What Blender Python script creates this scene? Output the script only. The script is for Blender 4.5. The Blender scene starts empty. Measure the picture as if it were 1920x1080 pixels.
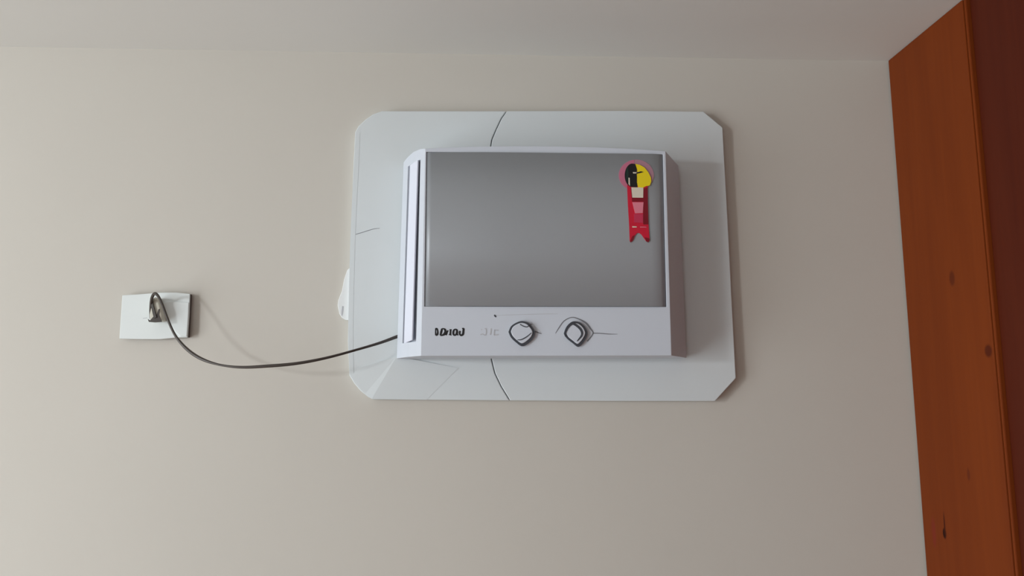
import bpy, bmesh, math, random
from mathutils import Vector, Matrix
random.seed(4)
S = bpy.context.scene
COL = S.collection

# ------------------------------------------------------------------ camera
F = 1500.0                                    # focal length in pixels of a 1920 px wide frame
CAM = Vector((0.0, -1.40, 1.90))
VX, VY = 888.0, 756.0                         # where the wall's normal meets the picture
yaw = math.atan((960 - VX) / F); pitch = math.atan((VY - 540) / F)
fwd = Vector((math.sin(yaw) * math.cos(pitch), math.cos(yaw) * math.cos(pitch), math.sin(pitch)))
right = Vector((math.cos(yaw), -math.sin(yaw), 0))
ROLL = math.radians(-0.25)
up = right.cross(fwd)
right, up = right * math.cos(ROLL) + up * math.sin(ROLL), up * math.cos(ROLL) - right * math.sin(ROLL)
cd = bpy.data.cameras.new('camera'); cam = bpy.data.objects.new('camera', cd); COL.objects.link(cam)
cd.sensor_width = 36; cd.lens = F / 1920 * 36; cd.clip_start = 0.02
cam.matrix_world = Matrix(((right.x, up.x, -fwd.x, CAM.x), (right.y, up.y, -fwd.y, CAM.y), (right.z, up.z, -fwd.z, CAM.z), (0, 0, 0, 1)))
S.camera = cam

def P(px, py, d=0.0):
    """point in the room, d metres in front of the far wall, measured from the photograph"""
    r = fwd * F + right * (px - 960) - up * (py - 540)
    return CAM + r * ((-d - CAM.y) / r.y)

# ------------------------------------------------------------------ light
w = bpy.data.worlds.new('world'); S.world = w; w.use_nodes = True
bg = w.node_tree.nodes['Background']; bg.inputs[0].default_value = (0.80, 0.90, 1.0, 1); bg.inputs[1].default_value = 1.0
def area(name, loc, target, sx, sy, power, col):
    l = bpy.data.lights.new(name, 'AREA'); l.shape = 'RECTANGLE'; l.size = sx; l.size_y = sy
    l.energy = power; l.color = col
    o = bpy.data.objects.new(name, l); COL.objects.link(o); o.location = loc
    o.rotation_euler = (Vector(target) - Vector(loc)).to_track_quat('-Z', 'Y').to_euler()
    return o
# daylight through the window in the left wall
area('window_daylight', (-2.87, -1.86, 1.17), (-1.6, -1.86, 1.17), 1.98, 2.0, 68, (0.93, 0.98, 1.0))
# small lamp added high in the window opening to sharpen the cord's shadow
area('cord_shadow_light', (-2.84, -2.35, 2.12), (-0.5, 0, 1.8), 0.26, 0.18, 22, (0.95, 0.98, 1.0))
area('rear_fill_light', (-1.2, -3.55, 1.45), (-0.9, 0, 1.45), 1.2, 1.2, 4.2, (1.0, 0.97, 0.95))  # weak fill added behind the camera for more frontal light
S.view_settings.view_transform = 'Standard'; S.view_settings.look = 'None'
S.view_settings.exposure = 0.0; S.view_settings.gamma = 1.0; S.view_settings.use_curve_mapping = False

# ------------------------------------------------------------------ materials
def srgb(r, g, b):
    f = lambda c: (c / 255 / 12.92) if c / 255 <= 0.04045 else ((c / 255 + 0.055) / 1.055) ** 2.4
    return (f(r), f(g), f(b), 1)
def mat(name, col, rough=0.6, metal=0.0, spec=0.5, var=0.03, scale=6.0, bump=0.0, bscale=150.0, coat=0.0):
    m = bpy.data.materials.new(name); m.use_nodes = True; nt = m.node_tree; N = nt.nodes; L = nt.links
    b = N['Principled BSDF']; b.inputs['Roughness'].default_value = rough; b.inputs['Metallic'].default_value = metal
    b.inputs['Specular IOR Level'].default_value = spec; b.inputs['Coat Weight'].default_value = coat
    tc = N.new('ShaderNodeTexCoord'); nz = N.new('ShaderNodeTexNoise'); nz.inputs['Scale'].default_value = scale
    nz.inputs['Detail'].default_value = 4
    L.new(tc.outputs['Object'], nz.inputs['Vector'])
    mx = N.new('ShaderNodeMix'); mx.data_type = 'RGBA'
    mx.inputs['A'].default_value = tuple(c * (1 - var) for c in col[:3]) + (1,)
    mx.inputs['B'].default_value = tuple(min(1, c * (1 + var)) for c in col[:3]) + (1,)
    L.new(nz.outputs['Fac'], mx.inputs['Factor']); L.new(mx.outputs['Result'], b.inputs['Base Color'])
    if bump:
        n2 = N.new('ShaderNodeTexNoise'); n2.inputs['Scale'].default_value = bscale; n2.inputs['Detail'].default_value = 5
        L.new(tc.outputs['Object'], n2.inputs['Vector'])
        bp = N.new('ShaderNodeBump'); bp.inputs['Strength'].default_value = bump; bp.inputs['Distance'].default_value = 0.002
        L.new(n2.outputs['Fac'], bp.inputs['Height']); L.new(bp.outputs['Normal'], b.inputs['Normal'])
    return m
def wood_mat(name, dark, light, rough=0.42, knots=(), coat=0.0):
    m = bpy.data.materials.new(name); m.use_nodes = True; nt = m.node_tree; N = nt.nodes; L = nt.links
    b = N['Principled BSDF']; b.inputs['Roughness'].default_value = rough; b.inputs['Coat Weight'].default_value = coat
    b.inputs['Specular IOR Level'].default_value = 0.10
    tc = N.new('ShaderNodeTexCoord'); mp = N.new('ShaderNodeMapping'); mp.inputs['Scale'].default_value = (9, 9, 0.7)
    L.new(tc.outputs['Object'], mp.inputs['Vector'])
    n1 = N.new('ShaderNodeTexNoise'); n1.inputs['Scale'].default_value = 2.2; n1.inputs['Detail'].default_value = 6; n1.inputs['Distortion'].default_value = 0.6
    L.new(mp.outputs['Vector'], n1.inputs['Vector'])
    mp2 = N.new('ShaderNodeMapping'); mp2.inputs['Scale'].default_value = (60, 60, 1.6); L.new(tc.outputs['Object'], mp2.inputs['Vector'])
    n2 = N.new('ShaderNodeTexNoise'); n2.inputs['Scale'].default_value = 2.0; n2.inputs['Detail'].default_value = 3; L.new(mp2.outputs['Vector'], n2.inputs['Vector'])
    mm = N.new('ShaderNodeMath'); mm.operation = 'MULTIPLY_ADD'; mm.inputs[1].default_value = 0.35
    L.new(n2.outputs['Fac'], mm.inputs[0]); L.new(n1.outputs['Fac'], mm.inputs[2])
    rp = N.new('ShaderNodeValToRGB'); e = rp.color_ramp.elements
    e[0].position = 0.42; e[0].color = dark; e[1].position = 0.95; e[1].color = light
    L.new(mm.outputs[0], rp.inputs['Fac'])
    out = rp.outputs['Color']
    for (kp, sy, sz, kc) in knots:            # knots and scars of the board, at their own places on it
        mpk = N.new('ShaderNodeMapping'); mpk.vector_type = 'POINT'
        sub = N.new('ShaderNodeVectorMath'); sub.operation = 'SUBTRACT'; sub.inputs[1].default_value = kp
        L.new(tc.outputs['Object'], sub.inputs[0])
        mpk.inputs['Scale'].default_value = (0.0, 1 / sy, 1 / sz); L.new(sub.outputs[0], mpk.inputs['Vector'])
        ln = N.new('ShaderNodeVectorMath'); ln.operation = 'LENGTH'; L.new(mpk.outputs[0], ln.inputs[0])
        mr = N.new('ShaderNodeMapRange'); mr.inputs['From Min'].default_value = 0.7; mr.inputs['From Max'].default_value = 1.15
        mr.inputs['To Min'].default_value = 1; mr.inputs['To Max'].default_value = 0; L.new(ln.outputs['Value'], mr.inputs['Value'])
        mx = N.new('ShaderNodeMix'); mx.data_type = 'RGBA'; mx.inputs['B'].default_value = kc
        L.new(mr.outputs[0], mx.inputs['Factor']); L.new(out, mx.inputs['A']); out = mx.outputs['Result']
    L.new(out, b.inputs['Base Color'])
    bp = N.new('ShaderNodeBump'); bp.inputs['Strength'].default_value = 0.12; bp.inputs['Distance'].default_value = 0.001
    L.new(n2.outputs['Fac'], bp.inputs['Height']); L.new(bp.outputs['Normal'], b.inputs['Normal'])
    return m

M = {}
M['wall'] = mat('beige_plaster', (0.60, 0.575, 0.525, 1), 0.9, spec=0.2, var=0.035, scale=2.2, bump=0.10, bscale=60)
M['side_wall'] = mat('pale_plaster', (0.66, 0.64, 0.60, 1), 0.9, spec=0.2)
M['ceiling'] = mat('ceiling_paint', (0.80, 0.80, 0.77, 1), 0.9, spec=0.2, var=0.02, scale=2.0, bump=0.06, bscale=50)
M['floor'] = wood_mat('floor_boards', (0.12, 0.055, 0.025, 1), (0.28, 0.15, 0.07, 1))
M['board'] = mat('white_board', (0.68, 0.73, 0.75, 1), 0.55, spec=0.4, var=0.02, scale=5)
M['case'] = mat('cool_white_plastic', (0.62, 0.665, 0.74, 1), 0.42, spec=0.5, var=0.012, scale=4)
M['blade'] = mat('bright_white_plastic', (0.74, 0.77, 0.88, 1), 0.4, spec=0.5, var=0.01)
M['panel'] = mat('satin_grey_panel', (0.35, 0.37, 0.395, 1), 0.40, metal=0.1, spec=0.5, var=0.02, scale=3)
M['sleeve'] = mat('brownish_casing', (0.30, 0.24, 0.22, 1), 0.6)
M['slot'] = mat('vent_recess_grey', (0.46, 0.47, 0.51, 1), 0.6)
M['dark'] = mat('charcoal_trim', srgb(62, 66, 74), 0.5)
M['print'] = mat('grey_print', srgb(120, 122, 128), 0.6)
M['faint'] = mat('faint_print', srgb(186, 188, 194), 0.6)
M['ink'] = mat('black_ink', srgb(14, 14, 18), 0.5)
M['cord'] = mat('dark_brown_cord', srgb(62, 54, 49), 0.4)
M['greycord'] = mat('grey_plug_rubber', srgb(70, 66, 62), 0.5)
M['cream'] = mat('cream_plastic', srgb(205, 202, 188), 0.5)
M['outlet'] = mat('outlet_white', (0.74, 0.79, 0.79, 1), 0.4, var=0.01)
M['edge'] = mat('outlet_side_shade', srgb(92, 80, 74), 0.7)  # shade on the plate's side put into the colour as brown
M['pink'] = mat('dusty_pink_print', srgb(196, 112, 138), 0.5, var=0.15, scale=40)
M['mauve'] = mat('mauve_print', srgb(172, 128, 142), 0.5)
M['yellow'] = mat('yellow_print', srgb(238, 214, 20), 0.5)
M['green'] = mat('dark_green_print', srgb(22, 48, 40), 0.5)
M['red'] = mat('red_print', srgb(206, 20, 54), 0.45)
M['dred'] = mat('dark_red_print', srgb(128, 6, 30), 0.45)
M['label'] = mat('cream_print', srgb(222, 214, 196), 0.5)
M['lpink'] = mat('light_pink_print', srgb(226, 130, 148), 0.5)
M['rose'] = mat('rose_print', srgb(196, 50, 84), 0.5)
M['foam'] = mat('white_sealing_tape', (0.80, 0.83, 0.84, 1), 0.6)

# ------------------------------------------------------------------ builders
def link(name, me, m, parent=None, label=None):
    me.materials.append(m)
    o = bpy.data.objects.new(name, me); COL.objects.link(o)
    if parent is not None:
        o.parent = parent
        org = parent.matrix_basis.translation if parent.parent is None else Vector((0, 0, 0))
        root = parent
        while root.parent: root = root.parent
        if parent.parent is None:
            me.transform(Matrix.Translation(-root.location))
        else:
            me.transform(Matrix.Translation(-root.location))
    if label: o['label'] = label
    return o
def finish(me, smooth=False):
    bm = bmesh.new(); bm.from_mesh(me); bmesh.ops.recalc_face_normals(bm, faces=bm.faces); bm.to_mesh(me); bm.free()
    if smooth:
        for p in me.polygons: p.use_smooth = True
def bev(o, width, seg=2, angle=35):
    b = o.modifiers.new('bevel', 'BEVEL'); b.width = width; b.segments = seg; b.limit_method = 'ANGLE'; b.angle_limit = math.radians(angle)
    b.harden_normals = False
    return o
def mesh(name, vs, fs, m, parent=None, smooth=False, label=None):
    me = bpy.data.meshes.new(name); me.from_pydata([tuple(v) for v in vs], [], fs); finish(me, smooth)
    return link(name, me, m, parent, label)
def box(name, lo, hi, m, parent=None, label=None):
    x0, y0, z0 = lo; x1, y1, z1 = hi
    vs = [(x0,y0,z0),(x1,y0,z0),(x1,y1,z0),(x0,y1,z0),(x0,y0,z1),(x1,y0,z1),(x1,y1,z1),(x0,y1,z1)]
    fs = [(0,3,2,1),(4,5,6,7),(0,1,5,4),(1,2,6,5),(2,3,7,6),(3,0,4,7)]
    return mesh(name, vs, fs, m, parent, label=label)
def prism(name, pts, d_front, d_back, m, parent=None, label=None, bevel=0, measured=None):
    """solid slab whose front outline is measured at depth d_front; straight sides back to d_back"""
    n = len(pts); fr = [P(x, y, d_front) for x, y in pts]
    if measured: fr = [Vector((v.x, -d_front, v.z)) for v in (P(x, y, measured) for x, y in pts)]
    bk = [Vector((v.x, -d_back, v.z)) for v in fr]
    fs = [tuple(range(n)), tuple(range(2 * n - 1, n - 1, -1))] + [(i, (i + 1) % n, n + (i + 1) % n, n + i) for i in range(n)]
    o = mesh(name, fr + bk, fs, m, parent, label=label)
    if bevel: bev(o, bevel)
    return o
def smooth_path(pts, k=8):
    """Catmull-Rom through tuples of any length"""
    q = [pts[0]] + list(pts) + [pts[-1]]; out = []
    for i in range(1, len(q) - 2):
        for j in range(k):
            t = j / k; a, b, c, d = q[i-1], q[i], q[i+1], q[i+2]
            out.append(tuple(0.5 * (2*b[n] + (c[n]-a[n])*t + (2*a[n]-5*b[n]+4*c[n]-d[n])*t*t + (3*b[n]-a[n]-3*c[n]+d[n])*t**3) for n in range(len(b))))
    out.append(tuple(pts[-1])); return out
def stroke(name, pts, d, m, parent, th=0.0006, k=8, closed=False, label=None):
    """raised or printed line: pts are (px, py, width px)"""
    sp = smooth_path(pts, k); n = len(sp); vs = []; fs = []
    for i, (x, y, wd) in enumerate(sp):
        a = sp[max(0, i-1)]; b = sp[min(n-1, i+1)]
        tx, ty = b[0]-a[0], b[1]-a[1]; l = math.hypot(tx, ty) or 1; nx, ny = -ty/l*wd/2, tx/l*wd/2
        u, v = P(x+nx, y+ny, d), P(x-nx, y-ny, d)
        vs += [u + Vector((0,-th,0)), v + Vector((0,-th,0)), v, u]
    for i in range(n-1):
        for j in range(4):
            fs.append((4*i+j, 4*i+(j+1)%4, 4*i+4+(j+1)%4, 4*i+4+j))
    fs += [(0,1,2,3), (4*n-1, 4*n-2, 4*n-3, 4*n-4)]
    return mesh(name, vs, fs, m, parent, label=label)
def tube(name, pts, m, parent=None, seg=10, k=10, label=None, flat=1.0):
    """pts: (x, y, z, radius)"""
    sp = smooth_path(pts, k); n = len(sp); vs = []; fs = []
    for i, q in enumerate(sp):
        a = Vector(sp[max(0, i-1)][:3]); b = Vector(sp[min(n-1, i+1)][:3]); t = (b - a).normalized()
        s1 = t.cross(Vector((0, 1, 0))).normalized(); s2 = t.cross(s1).normalized()
        for j in range(seg):
            an = 2*math.pi*j/seg
            vs.append(Vector(q[:3]) + s1*math.cos(an)*q[3] + s2*math.sin(an)*q[3]*flat)
    for i in range(n-1):
        for j in range(seg):
            fs.append((seg*i+j, seg*i+(j+1)%seg, seg*(i+1)+(j+1)%seg, seg*(i+1)+j))
    fs += [tuple(range(seg)), tuple(range(seg*n-1, seg*(n-1)-1, -1))]
    return mesh(name, vs, fs, m, parent, smooth=True, label=label)
def thing(name, loc, label, cat):
    o = bpy.data.objects.new(name, None); COL.objects.link(o); o.location = loc; o.empty_display_size = 0.05
    o.matrix_basis.translation = loc
    o['label'] = label; o['category'] = cat; return o
def struct(o): o['kind'] = 'structure'; return o

# ------------------------------------------------------------------ the room
RX = P(1663, 113, 0).x                        # corner with the woodwork
ZC = P(900, 102, 0).z                         # ceiling height
LX, BY, T = -2.80, -3.6, 0.12
RX2 = RX + 0.62
struct(box('wall_far', (LX - T, 0, -0.0), (RX2 + T, T, ZC + 0.1), M['wall']))
struct(box('ceiling', (LX, BY, ZC), (RX2, 0, ZC + 0.1), M['ceiling']))
struct(box('floor', (LX - T, BY - T, -0.1), (RX2 + T, T, 0), M['floor']))
struct(box('wall_right', (RX2, BY, 0), (RX2 + T, 0, ZC + 0.1), M['side_wall']))
def wall_hole(name, axis, plane, a0, a1, h0, h1, z0, z1, A0, A1, th):
    """wall with one window opening, as one mesh; axis 'y' runs along y at x=plane"""
    vs = []; fs = []
    def b(p, q, r, s):
        n = len(vs)
        lo = (plane, p, r) if axis == 'y' else (p, plane, r); hi = (plane + th, q, s) if axis == 'y' else (q, plane + th, s)
        x0, y0, z_0 = lo; x1, y1, z_1 = hi
        vs.extend([(x0,y0,z_0),(x1,y0,z_0),(x1,y1,z_0),(x0,y1,z_0),(x0,y0,z_1),(x1,y0,z_1),(x1,y1,z_1),(x0,y1,z_1)])
        fs.extend([tuple(n+i for i in f) for f in ((0,3,2,1),(4,5,6,7),(0,1,5,4),(1,2,6,5),(2,3,7,6),(3,0,4,7))])
    b(A0, a0, 0, ZC + 0.1); b(a1, A1, 0, ZC + 0.1); b(a0, a1, 0, h0); b(a0, a1, h1, ZC + 0.1)
    return struct(mesh(name, vs, fs, M['side_wall']))
wall_hole('wall_left', 'y', LX - T, -2.88, -0.84, 0.12, 2.24, 0, 0, BY, 0, T)
wall_hole('wall_near', 'x', BY - T, -1.85, -0.55, 0.85, 2.05, 0, 0, LX - T, RX2 + T, T)

# ------------------------------------------------------------------ woodwork on the right
EX = RX
# measured: front boards' far edge lies where the sight line meets the plane x = EX
def on_side(px, py, x=EX):
    r = fwd * F + right * (px - 960) - up * (py - 540)
    return CAM + r * ((x - CAM.x) / r.x)
e1 = on_side(1852, 540).y
kn = []
for (px, py, sy, sz, c) in ((1785, 522, .0075, .013, srgb(96, 40, 17)), (1853, 658, .009, .010, srgb(86, 34, 15)),
                            (1771, 1000, .005, .009, srgb(38, 12, 6)), (1771, 985, .0022, .022, srgb(72, 28, 12)),
                            (1751, 998, .006, .026, srgb(122, 46, 30)), (1816, 890, .004, .010, srgb(100, 42, 18))):
    p = on_side(px, py); kn.append(((0, p.y, p.z), sy, sz, c))
M['pine'] = wood_mat('orange_varnished_board', (0.165, 0.031, 0.0055, 1), (0.21, 0.042, 0.007, 1), 0.55, knots=[((0, k[0][1], k[0][2]),) + k[1:] for k in kn])
M['redwood'] = wood_mat('dark_red_varnished_board', (0.075, 0.0115, 0.005, 1), (0.10, 0.018, 0.007, 1), 0.5)
wd = thing('wardrobe', (EX, -0.01, 0), 'tall orange-brown varnished wooden wardrobe running up to the ceiling in the right corner', 'wardrobe')
def wbox(name, lo, hi, m, label=None, b=0.002):
    o = box(name, lo, hi, m, wd, label); bev(o, b, 2); return o
# side board: object coordinates of its mesh are relative to the wardrobe's base, so knots are shifted the same way
for n in M['pine'].node_tree.nodes:
    if n.type == 'VECT_MATH' and n.operation == 'SUBTRACT':
        v = n.inputs[1].default_value; n.inputs[1].default_value = (0, v[1] + 0.01, v[2])
wbox('side_board', (EX, e1, 0.002), (EX + 0.035, -0.004, ZC - 0.001), M['pine'], 'wide orange-brown board with small knots', 0.0015)
wbox('edge_strip', (EX + 0.0015, e1 - 0.0058, 0.002), (EX + 0.035, e1 - 0.0005, ZC - 0.001), M['pine'], 'narrow orange-brown edge moulding', 0.002)
wbox('door', (EX + 0.008, -3.4, 0.06), (EX + 0.045, e1 - 0.0065, ZC - 0.001), M['redwood'], 'dark reddish brown door', 0.002)
wbox('carcass', (EX + 0.046, -3.4, 0.002), (EX + 0.60, -0.004, ZC - 0.002), M['redwood'])

# ------------------------------------------------------------------ mounting board (two halves with a curved joint)
DB = 0.018
bc = P(1010, 480, 0)
board = thing('mounting_board', (bc.x, 0, P(1010, 750, 0).z), 'large off-white board with cut corners fixed flat on the beige wall behind the air conditioner', 'board')
seam_t = [(950, 208), (940, 222), (930, 243), (922, 262), (918, 290)]
seam_b = [(919, 655), (922, 676), (928, 700), (940, 725), (956, 751)]
seam = seam_t + [(912, 380), (908, 470), (912, 580)] + seam_b
lo = [(701, 749), (691, 745), (676, 733), (664, 719), (655, 704), (652, 640), (653, 585), (656, 480), (659, 400), (663, 300), (666, 247), (672, 236), (686, 223), (699, 214), (716, 208)]
outl = [(x - 0.6, y) for x, y in seam] + lo
left_half = prism('board_half', outl, DB, 0.001, M['board'], board, bevel=0.0015)
# fold: the lower left corner and the left margin lean back to the wall
for v in left_half.data.vertices:
    wv = v.co + board.location
    if abs(wv.y + DB) < 1e-4 and wv.x < P(690, 500, DB).x: v.co.y += 0.0
rt = [(x + 0.9, y) for x, y in seam][::-1] + [(1180, 207.5), (1319, 209), (1355, 239), (1360, 330), (1366, 440), (1372, 560), (1380, 709), (1341, 752), (1150, 752)]
prism('board_half', rt, DB, 0.001, M['board'], board, bevel=0.0012)
# thin cover sheet edge on the left: a lighter bent lip with the folded corner
lipo = [(653, 700), (652, 640), (656, 480), (663, 300), (666, 249)]
stroke('edge_lip', [(671, 248, 8), (668.5, 300, 9), (663.5, 400, 9), (660.5, 480, 9), (658, 585, 9), (657.5, 640, 9), (659.5, 702, 8)], DB, M['board'], board, th=0.0003, label='paler raised lip along the left edge')
fold = [(744, 668, .0030), (697, 748, .0026), (684, 739, .0006), (658, 706, .0004), (672, 690, .0004), (860, 690, .0003), (800, 749.5, .0003)]
mesh('folded_corner', [P(x, y, DB + h) for x, y, h in fold] + [P(x, y, DB - .001) for x, y, h in fold],
     [(0,1,2), (0,2,3), (0,3,4), (0,5,6), (0,6,1), (7,9,8), (7,10,9), (7,11,10), (7,13,12), (7,8,13), (1,8,9,2), (2,9,10,3), (3,10,11,4), (4,11,7,0), (0,7,12,5), (5,12,13,6), (6,13,8,1)],
     M['board'], board, label='slightly raised folded lower left corner')
prism('tape_flap', [(658, 500), (651, 506), (645, 524), (641, 545), (634.5, 562), (633, 572), (636, 588), (641, 596), (648, 600), (656, 600)], 0.008, 0.0015, M['foam'], board, label='crumpled white tape sticking out on the left', bevel=0.001)
stroke('tape_crease', [(643, 574, 2.5), (642, 583, 3), (641, 592, 1.5)], 0.0078, M['faint'], board, th=0.0006)
stroke('scratch', [(667, 439.5, 1.0), (682, 435, 1.1), (700, 429.5, 1.0), (712, 428, .6)], DB, M['print'], board, th=0.0002, label='faint grey scratch')

# ------------------------------------------------------------------ air conditioner
DF, DE, DM = 0.108, 0.036, DB + 0.0032         # front face, outer rim of the bevels, back against the board
ac = thing('air_conditioner', (P(1022, 668, DF).x, 0, P(1022, 668, DF).z), 'white wall air conditioner with grey front panel and two knobs, centred on the board', 'air conditioner')
ZT, ZB = P(1020, 281, DF).z, P(1020, 667, DF).z
xl_t, xl_b = P(798, 290, DF), P(792, 660, DF)
# rows (z as fraction 0 top .. 1 bottom) and columns; every column is a line from its top x to its bottom x
pyr = [284.3, 285.9, 287, 298, 305, 330, 380, 430, 480, 530, 575, 576.5, 600, 634, 639, 650, 667]
cols = [                                       # (px top, px bottom, depth, kind)
    ('L0', 757, 744, DE), ('La', None, None, .24), ('La2', None, None, .25), ('Lb2', None, None, .79), ('Lb', None, None, .80), ('L1', 798, 790, DF)]
def colx(px_t, px_b, d, py):
    t = (py - 285) / (667 - 285); return px_t + (px_b - px_t) * t
def zrow(py):                                  # one height for a whole row, measured on the front face
    return P(1020, py, DF).z
def wx(px_t, px_b, d, py):
    return P(colx(px_t, px_b, d, py), py, d).x
def arc_top(u):                                # slight crown of the top edge
    return 0.0135 * (1 - abs(2 * u - 1) ** 2.2)
PT = dict(l=(798.5, 794), r=(1243, 1251))      # grey panel, left and right edges at top / bottom
columns = []
for c in [('slopeL', u) for u in (0.0, .1, .22, .23, .5, .80, .81, 1.0)]: columns.append(c)
nf = 13
for i in range(nf + 1): columns.append(('front', i / nf))
for c in (('slopeR', 1.0), ('slopeR', .93), ('slopeR', .5), ('slopeR', 0.0)): columns.append(c)
def casing_point(kind, u, py):
    z = zrow(py)
    L0, L1 = wx(757, 744, DE, py), wx(797, 789, DF, py)
    R1, R0 = wx(1248, 1259, DF, py), wx(1271, 1287, DE, py)
    if kind == 'slopeL': x = L0 + (L1 - L0) * u; d = DE + (DF - DE) * (u + .10 * math.sin(math.pi * u))
    elif kind == 'slopeR': x = R0 + (R1 - R0) * u; d = DE + (DF - DE) * u
    else: x = wx(799.5, 794.5, DF, py) + (wx(1243, 1252, DF, py) - wx(799.5, 794.5, DF, py)) * u; d = DF
    return x, d, z
vs = []; grid = []
lastr = len(pyr) - 1
for r, py in enumerate(pyr):
    row = []
    for kind, u in columns:
        x, d, z = casing_point(kind, u, py)
        if r == 0:
            x0 = wx(757, 744, DE, py); x1 = wx(1271, 1287, DE, py); uu = (x - x0) / (x1 - x0)
            z += arc_top(uu) * 0.7
            if kind == 'slopeL': z += 0.0052 * math.sin(math.pi * (0.06 + 0.94 * u)) ** 0.8   # rounded upper corner
        row.append(len(vs)); vs.append(Vector((x, -d, z)))
    grid.append(row)
nc = len(columns); fs = []
hole_rows_panel = range(2, 10)                 # rows 287..575
def is_panel(r, c): return 2 <= r < 10 and 8 <= c < 8 + nf
def is_slot(r, c): return 3 <= r < 14 and 3 <= c < 5
for r in range(lastr):
    for c in range(nc - 1):
        if is_panel(r, c) or is_slot(r, c): continue
        fs.append((grid[r][c], grid[r][c+1], grid[r+1][c+1], grid[r+1][c]))
def recess(r0, r1, c0, c1, off):
    """walls and floor of a pocket in the casing"""
    loop = [(r0, c) for c in range(c0, c1)] + [(r, c1) for r in range(r0, r1)] + [(r1, c) for c in range(c1, c0, -1)] + [(r, c0) for r in range(r1, r0, -1)]
    idx = []
    for (r, c) in loop:
        idx.append(len(vs)); vs.append(vs[grid[r][c]] + off)
    n = len(loop)
    for i in range(n):
        a = grid[loop[i][0]][loop[i][1]]; b = grid[loop[(i+1) % n][0]][loop[(i+1) % n][1]]
        fs.append((a, b, idx[(i+1) % n], idx[i]))
    fs.append(tuple(idx))
sl = (vs[grid[8][7]] - vs[grid[8][0]]); nrm_in = Vector((-sl.y, sl.x, 0)).normalized()
if nrm_in.y < 0: nrm_in = -nrm_in
recess(2, 10, 8, 8 + nf, Vector((0, 0.004, 0)))
recess(3, 14, 3, 5, nrm_in * 0.006)
# sides back to the board, and the back
bk = {}
def back(i):
    if i not in bk:
        v = vs[i]; bk[i] = len(vs); vs.append(Vector((v.x, -DE + 0.012, v.z)))
    return bk[i]
rim = [grid[0][c] for c in range(nc)] + [grid[r][nc-1] for r in range(1, lastr + 1)] + [grid[lastr][c] for c in range(nc - 2, -1, -1)] + [grid[r][0] for r in range(lastr - 1, 0, -1)]
for i in range(len(rim)):
    a, b = rim[i], rim[(i+1) % len(rim)]; fs.append((a, b, back(b), back(a)))
fs.append(tuple(back(i) for i in rim))
casing = mesh('casing', vs, fs, M['case'], ac); bev(casing, 0.0016, 2, 28)
# sleeve behind the front casing
zt = lambda a: Vector(a)
sx0, sx1 = wx(762, 750, DE, 640), wx(1271, 1287, DE, 400)
mx0 = P(760, 500, DE).x; mx1 = P(1277, 500, DE).x
box('sleeve', (mx0 + 0.004, -DE + 0.0115, ZB + 0.004), (mx1 - 0.002, -DM, ZT - 0.006), M['case'], ac)
# grey front panel, slightly bowed
pv = []; pf = []; n = 48; prow = [287.6, 430, 574.6]
for py in prow:
    for i in range(n + 1):
        u = i / n; x = casing_point('front', 0.002 + 0.996 * u, py)[0]
        bow = 0.0050 * (1 - (1 - min(1, u / .35)) ** 2)
        bow -= 0.0045 * (max(0, u - .955) / .045) ** 1.5
        pv.append(Vector((x, -(DF - 0.0014 + bow), zrow(py))))
m0 = len(pv)
for v in list(pv): pv.append(Vector((v.x, -(DF - 0.0039), v.z)))
for r in range(2):
    for i in range(n):
        a = r * (n + 1) + i; q = (a, a + 1, a + n + 2, a + n + 1)
        pf.append(q); pf.append(tuple(m0 + k for k in reversed(q)))
ring = [i for i in range(n + 1)] + [2 * n + 1, 3 * n + 2] + [2 * (n + 1) + i for i in range(n - 1, -1, -1)] + [n + 1]
for i in range(len(ring)):
    a, b = ring[i], ring[(i+1) % len(ring)]; pf.append((a, b, m0 + b, m0 + a))
fp = mesh('front_panel', pv, pf, M['panel'], ac, label='smooth grey front panel')
for p in fp.data.polygons: p.use_smooth = abs(p.normal.y) > 0.9
# louver blade in the left slot
def slope_pt(u, py, lift):
    x, d, z = casing_point('slopeL', u, py); v = Vector((x, -d, z)) - nrm_in * lift; return v
bl = [slope_pt(.30, 296, -.001), slope_pt(.73, 298, .0022), slope_pt(.68, 636, .0022), slope_pt(.27, 640, -.001)]
blb = [v + nrm_in * 0.003 for v in bl]
lv = mesh('louver', bl + blb, [(0,1,2,3),(7,6,5,4),(0,4,5,1),(1,5,6,2),(2,6,7,3),(3,7,4,0)], M['blade'], ac, label='long bright white vertical louver'); bev(lv, 0.0008)
inn = [slope_pt(.24, 299.5, -.0052), slope_pt(.79, 299.5, -.0052), slope_pt(.79, 637, -.0052), slope_pt(.24, 637, -.0052)]
inb = [v + nrm_in * 0.0008 for v in inn]
mesh('air_slot', inn + inb, [(0,1,2,3),(7,6,5,4),(0,4,5,1),(1,5,6,2),(2,6,7,3),(3,7,4,0)], M['slot'], ac)

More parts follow.
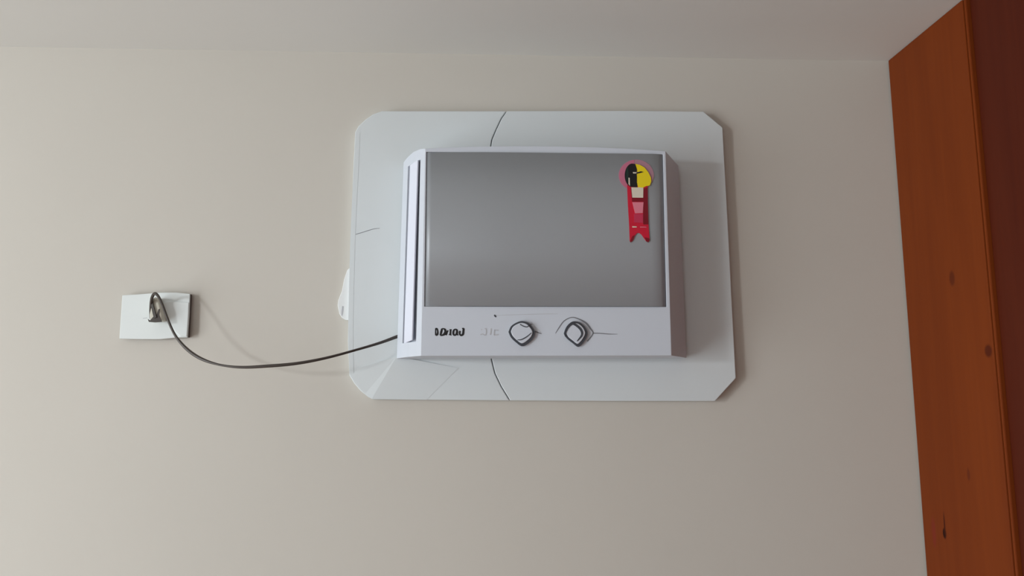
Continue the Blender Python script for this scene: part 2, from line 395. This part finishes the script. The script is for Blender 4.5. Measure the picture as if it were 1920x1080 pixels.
# knobs
def knob(outline, cap_shrink, shift, name_label, extra):
    cx = sum(p[0] for p in outline) / len(outline); cy = sum(p[1] for p in outline) / len(outline)
    sp = smooth_path([(x, y) for x, y in outline + outline[:1]], 5)[:-1]
    k = prism('knob', sp, DF + 0.0045, DF - 0.0005, M['dark'], ac, name_label)
    cap = [(cx + shift[0] + (x - cx) * cap_shrink, cy + shift[1] + (y - cy) * cap_shrink) for x, y in sp]
    c = prism('cap', cap, DF + 0.0060, DF + 0.003, M['case'], k, 'pale grey cap'); bev(c, 0.0012)
    for pts in extra:
        stroke('ridge', pts, DF + 0.0059, M['dark'], k, th=0.0008, label='dark curved line')
    return k
knob([(953.5, 622), (958, 612), (967, 605.5), (978, 602), (990, 605), (998, 613), (1003, 622), (1001, 632), (992, 642), (979.5, 649), (968, 642), (958, 632)],
     0.82, (-0.2, -0.6), 'left rotary knob, rounded diamond with dark outline',
     [[(970, 637.5, 1), (978, 636.5, 1.8), (988, 631, 1.8), (996, 624, 1)], [(975, 608, 1.5), (981, 611.5, 1.5), (988, 613, 1.6), (993, 609, 1.2), (998, 608, .8)]])
knob([(1057.5, 625), (1061, 615), (1067, 607), (1075, 602.5), (1086, 604), (1095, 611), (1100, 619), (1101.5, 627), (1097, 637), (1091, 645), (1084, 650), (1074, 643), (1063, 634)],
     0.82, (-0.5, -0.8), 'right rotary knob, rounded diamond with dark inner ring',
     [[(1061, 631, 3), (1059.8, 624.5, 3.6), (1065, 613.5, 3.9), (1073.5, 607, 4.4), (1083, 612, 4.2), (1090, 620, 4.2), (1090.5, 629, 3.6), (1082, 639.5, 1.6)]])
# printed marks on the control strip
def mark(name, pts, m='print', label=None): return stroke(name, pts, DF, M[m], ac, th=0.0003, label=label)
mark('dial_mark', [(1041.5, 625, .8), (1049, 613, 1.8), (1058, 601.5, 1.8), (1072, 595.2, 1.6), (1086, 598.5, 2.2), (1099, 606, 3.2), (1107, 616, 3.0), (1112, 624, 2.2), (1107, 633, 2.2), (1101, 640, 2.4)], label='thin grey arc around the right knob')
mark('dial_mark', [(1111, 624.7, 2.0), (1125, 625, 1.5), (1142, 626.4, 1.5), (1158, 626.6, .6)], label='thin grey pointer line right of the right knob')
mark('dial_mark', [(1003, 621, 2.5), (1010, 624, 2.0), (1015.5, 625.5, 1.2)], 'print')
mark('dial_mark', [(996, 604, .8), (1003, 612, .8), (1014, 623, .8)], 'faint')
mark('panel_line', [(930, 591.5, .7), (970, 590, .7), (1010, 589, .7), (1046, 588.6, .5)], 'faint')
mark('indicator_dot', [(926.6, 590.6, 2.2), (928.6, 592.6, 3.4), (930.3, 594.6, 1.8)], 'dark')
# lettering: I D I O J as worn black print
def letter(pts_list, m='ink'):
    o = None
    for pts in pts_list: o = mark('lettering', pts, m)
    return o
def Z(u, v, w): return (805 + u / 24, 605 + v / 24, w / 24 * 1.25)
letter([[Z(285, 250, 45), Z(280, 420, 45), Z(290, 570, 60)], [Z(285, 262, 50), Z(350, 290, 60), Z(378, 420, 60), Z(360, 530, 70), Z(290, 575, 50)]])
letter([[Z(570, 280, 70), Z(535, 420, 80), Z(500, 570, 70)], [Z(540, 290, 45), Z(620, 268, 40), Z(700, 310, 75), Z(725, 400, 90), Z(690, 500, 100), Z(600, 560, 60), Z(490, 575, 45)],
        [Z(850, 350, 45), Z(800, 420, 55), Z(775, 500, 60), Z(740, 560, 60)]])
letter([[Z(955, 295, 100), Z(955, 330, 70), Z(945, 500, 70), Z(930, 570, 120)]])
letter([[Z(1170, 290, 40), Z(1105, 340, 65), Z(1080, 430, 75), Z(1090, 530, 70), Z(1160, 575, 50)], [Z(1160, 292, 40), Z(1230, 330, 70), Z(1245, 430, 85), Z(1215, 520, 75), Z(1150, 575, 45)], [Z(1235, 500, 60), Z(1300, 572, 40)]])
letter([[Z(1470, 262, 40), Z(1560, 262, 45)], [Z(1545, 262, 75), Z(1530, 400, 80), Z(1510, 520, 80), Z(1435, 570, 65), Z(1370, 520, 65), Z(1365, 430, 70), Z(1385, 370, 60)]])
def Y(u, v, w): return (890 + u / 30.85, 605 + v / 30.85, w / 30.85)
letter([[Y(385, 400, 70), Y(420, 402, 70)]], 'faint')
letter([[Y(580, 350, 50), Y(660, 380, 70), Y(665, 600, 70), Y(600, 720, 60), Y(460, 660, 50), Y(330, 700, 60)]], 'faint')
letter([[Y(955, 330, 70), Y(930, 560, 80), Y(900, 700, 80)]], 'faint')
letter([[Y(1150, 400, 60), Y(1130, 560, 80), Y(1120, 720, 60)], [Y(1150, 430, 60), Y(1380, 440, 60)], [Y(1120, 720, 60), Y(1380, 690, 80)]], 'faint')

# rosette sticker
DS = DF + 0.0038
def Q(u, v): return (1130 + u / 5.4, 280 + v / 5.4)
def circ(cx, cy, rx, ry, a0=0, a1=360, n=40):
    return [Q(cx + rx * math.cos(math.radians(a0 + (a1 - a0) * i / n)), cy + ry * math.sin(math.radians(a0 + (a1 - a0) * i / n))) for i in range(n if a1 - a0 == 360 else n + 1)]
disc = prism('rosette_sticker', circ(340, 262, 178, 158), DS + .0007, DS - .0004, M['mauve'], ac, 'round rosette sticker with a hanging red ribbon')
def lay(name, pts, k, m, label=None): return prism(name, pts, DS + .0007 + .0003 * k, DS + .0006, M[m], disc, label)
lay('rosette_shade', circ(345, 262, 180, 157, 100, 262), 1, 'pink', 'pinker left half')
lay('ribbon', [Q(248, 360), Q(455, 360), Q(458, 560), Q(464, 760), Q(476, 920), Q(462, 942), Q(440, 930), Q(392, 862), Q(372, 848), Q(350, 846), Q(330, 868), Q(305, 925), Q(284, 943), Q(274, 925), Q(268, 760), Q(256, 560)], 2, 'red', 'red swallow-tailed ribbon')
lay('ribbon_shade', [Q(412, 400), Q(452, 385), Q(458, 560), Q(464, 760), Q(412, 760), Q(410, 530)], 3, 'dred', 'darker red right strip')
lay('ribbon_band', [Q(284, 385), Q(300, 385), Q(300, 490), Q(455, 490), Q(455, 530), Q(298, 530)], 3.6, 'dred')
lay('ribbon_tip', [Q(310, 915), Q(284, 943), Q(276, 930), Q(300, 880), Q(325, 866)], 3, 'dred')
lay('ribbon_tip', [Q(425, 890), Q(470, 900), Q(476, 920), Q(462, 942), Q(440, 930)], 3, 'dred')
lay('ribbon_label', [Q(290, 385), Q(412, 385), Q(410, 490), Q(300, 488)], 4, 'label', 'cream rectangle')
lay('ribbon_label', [Q(300, 535), Q(414, 536), Q(406, 645), Q(328, 648)], 4, 'lpink', 'light pink tab')
lay('ribbon_label', [Q(318, 655), Q(408, 655), Q(410, 745), Q(318, 740)], 4, 'rose')
lay('ribbon_print', [Q(300, 778), Q(345, 781), Q(345, 790), Q(302, 792)], 4, 'label')
lay('ribbon_print', [Q(380, 783), Q(440, 784), Q(445, 790), Q(380, 791)], 4, 'lpink')
lay('emblem', circ(300, 262, 76, 118, 90, 270) + [Q(335, 150), Q(345, 200), Q(340, 250), Q(352, 300), Q(350, 384)], 5, 'ink', 'black left part of the emblem')
lay('emblem_stripe', [Q(262, 285), Q(274, 290), Q(276, 370), Q(262, 350)], 6, 'label')
lay('emblem_stripe', [Q(238, 215), Q(254, 170), Q(262, 240), Q(256, 330), Q(240, 300)], 6, 'green')
lay('emblem', [Q(330, 148), Q(375, 156), Q(425, 185), Q(462, 232), Q(488, 285), Q(492, 325), Q(478, 365), Q(440, 372), Q(410, 388), Q(360, 384), Q(346, 330), Q(348, 270), Q(352, 210)], 5, 'yellow', 'yellow right part of the emblem')
lay('emblem_stripe', [Q(312, 236), Q(350, 232), Q(385, 222), Q(416, 228), Q(385, 238), Q(350, 246), Q(315, 248)], 6, 'ink')
lay('emblem_stripe', [Q(306, 230), Q(345, 232), Q(340, 244), Q(310, 244)], 7, 'label')

# ------------------------------------------------------------------ outlet
DO = 0.013
oc = P(290, 594, 0)
ol = thing('wall_outlet', (oc.x, 0, P(290, 636, 0).z), 'wide white wall socket plate with the dark cord plugged in, left on the beige wall', 'outlet')
prism('back_box', [(232, 555), (356.5, 551.5), (352, 632), (226, 633)], DO - 0.0028, 0.0005, M['edge'], ol, 'side of the box, its shade painted brown')  # brown stands in for the shaded right side of the plate
prism('cover_plate', [(229, 553.5), (262, 551.5), (300, 548.5), (330, 548.5), (356, 551), (354.5, 592), (351.5, 632.5), (330, 633), (300, 636), (262, 636), (223.5, 635)], DO, DO - 0.0028, M['outlet'], ol, bevel=0.0008)
prism('socket_insert', [(304, 571), (309, 566), (330, 565), (354, 567), (352.5, 600), (350.5, 631), (338, 631), (328, 622), (316, 602), (308, 585)], DO + 0.0022, DO - 0.0005, M['outlet'], ol, 'slightly raised right insert', bevel=0.001)
stroke('pin_hole', [(268, 597, 1), (276, 596, 1.3)], DO, M['faint'], ol, th=.0002)

# ------------------------------------------------------------------ plug and cord
cordroot = thing('power_cord', P(291, 603, DO), 'thin dark cord hanging in a curve from the wall socket to the air conditioner', 'cord')
pts = [(283, 597, .018, 2.0), (282.5, 580, .030, 2.2), (284.5, 560, .042, 2.4), (290, 550.5, .050, 2.4), (297, 556, .054, 2.2), (304.5, 572, .058, 2.1), (312, 592, .062, 2.0), (321, 614, .066, 2.0),
       (332, 634, .070, 2.1), (352, 656, .075, 2.6), (378, 673, .083, 2.5), (412, 684, .090, 1.7), (452, 688.5, .096, 2.1), (500, 686.5, .099, 2.5), (556, 681.5, .097, 2.4), (612, 671, .088, 2.1),
       (668, 656, .071, 1.9), (712, 643, .048, 2.2), (741, 632.5, .032, 2.6), (748, 630, .0285, 2.6)]
tp = []
for (x, y, d, r) in pts:
    p = P(x, y, d); tp.append((p.x, p.y, p.z, 1.2 * r * (1.4 - d) / F))
tube('cable', tp, M['cord'], cordroot, seg=12, k=9, flat=0.75)
pa, pb = P(288, 600, DO), P(288, 600, .036)
pl = prism('plug', [(286, 560), (291, 556), (296, 562), (301, 580), (304, 601), (281, 602), (280, 590)], 0.034, DO + 0.0001, M['cream'], cordroot, 'cream plug body', bevel=0.002)
prism('plug_base', [(277, 598), (281, 601), (289, 592), (291, 586), (293, 592), (297, 580), (299.5, 579), (297.5, 590), (303, 603.5), (290, 604.5), (279, 603.5)], 0.0352, 0.033, M['cord'], pl, 'dark triangular strain relief')
stroke('plug_lead', [(284.5, 559, 3.5), (286, 572, 4.5), (289, 584, 5), (292, 596, 5)], 0.0345, M['greycord'], pl, th=0.003)
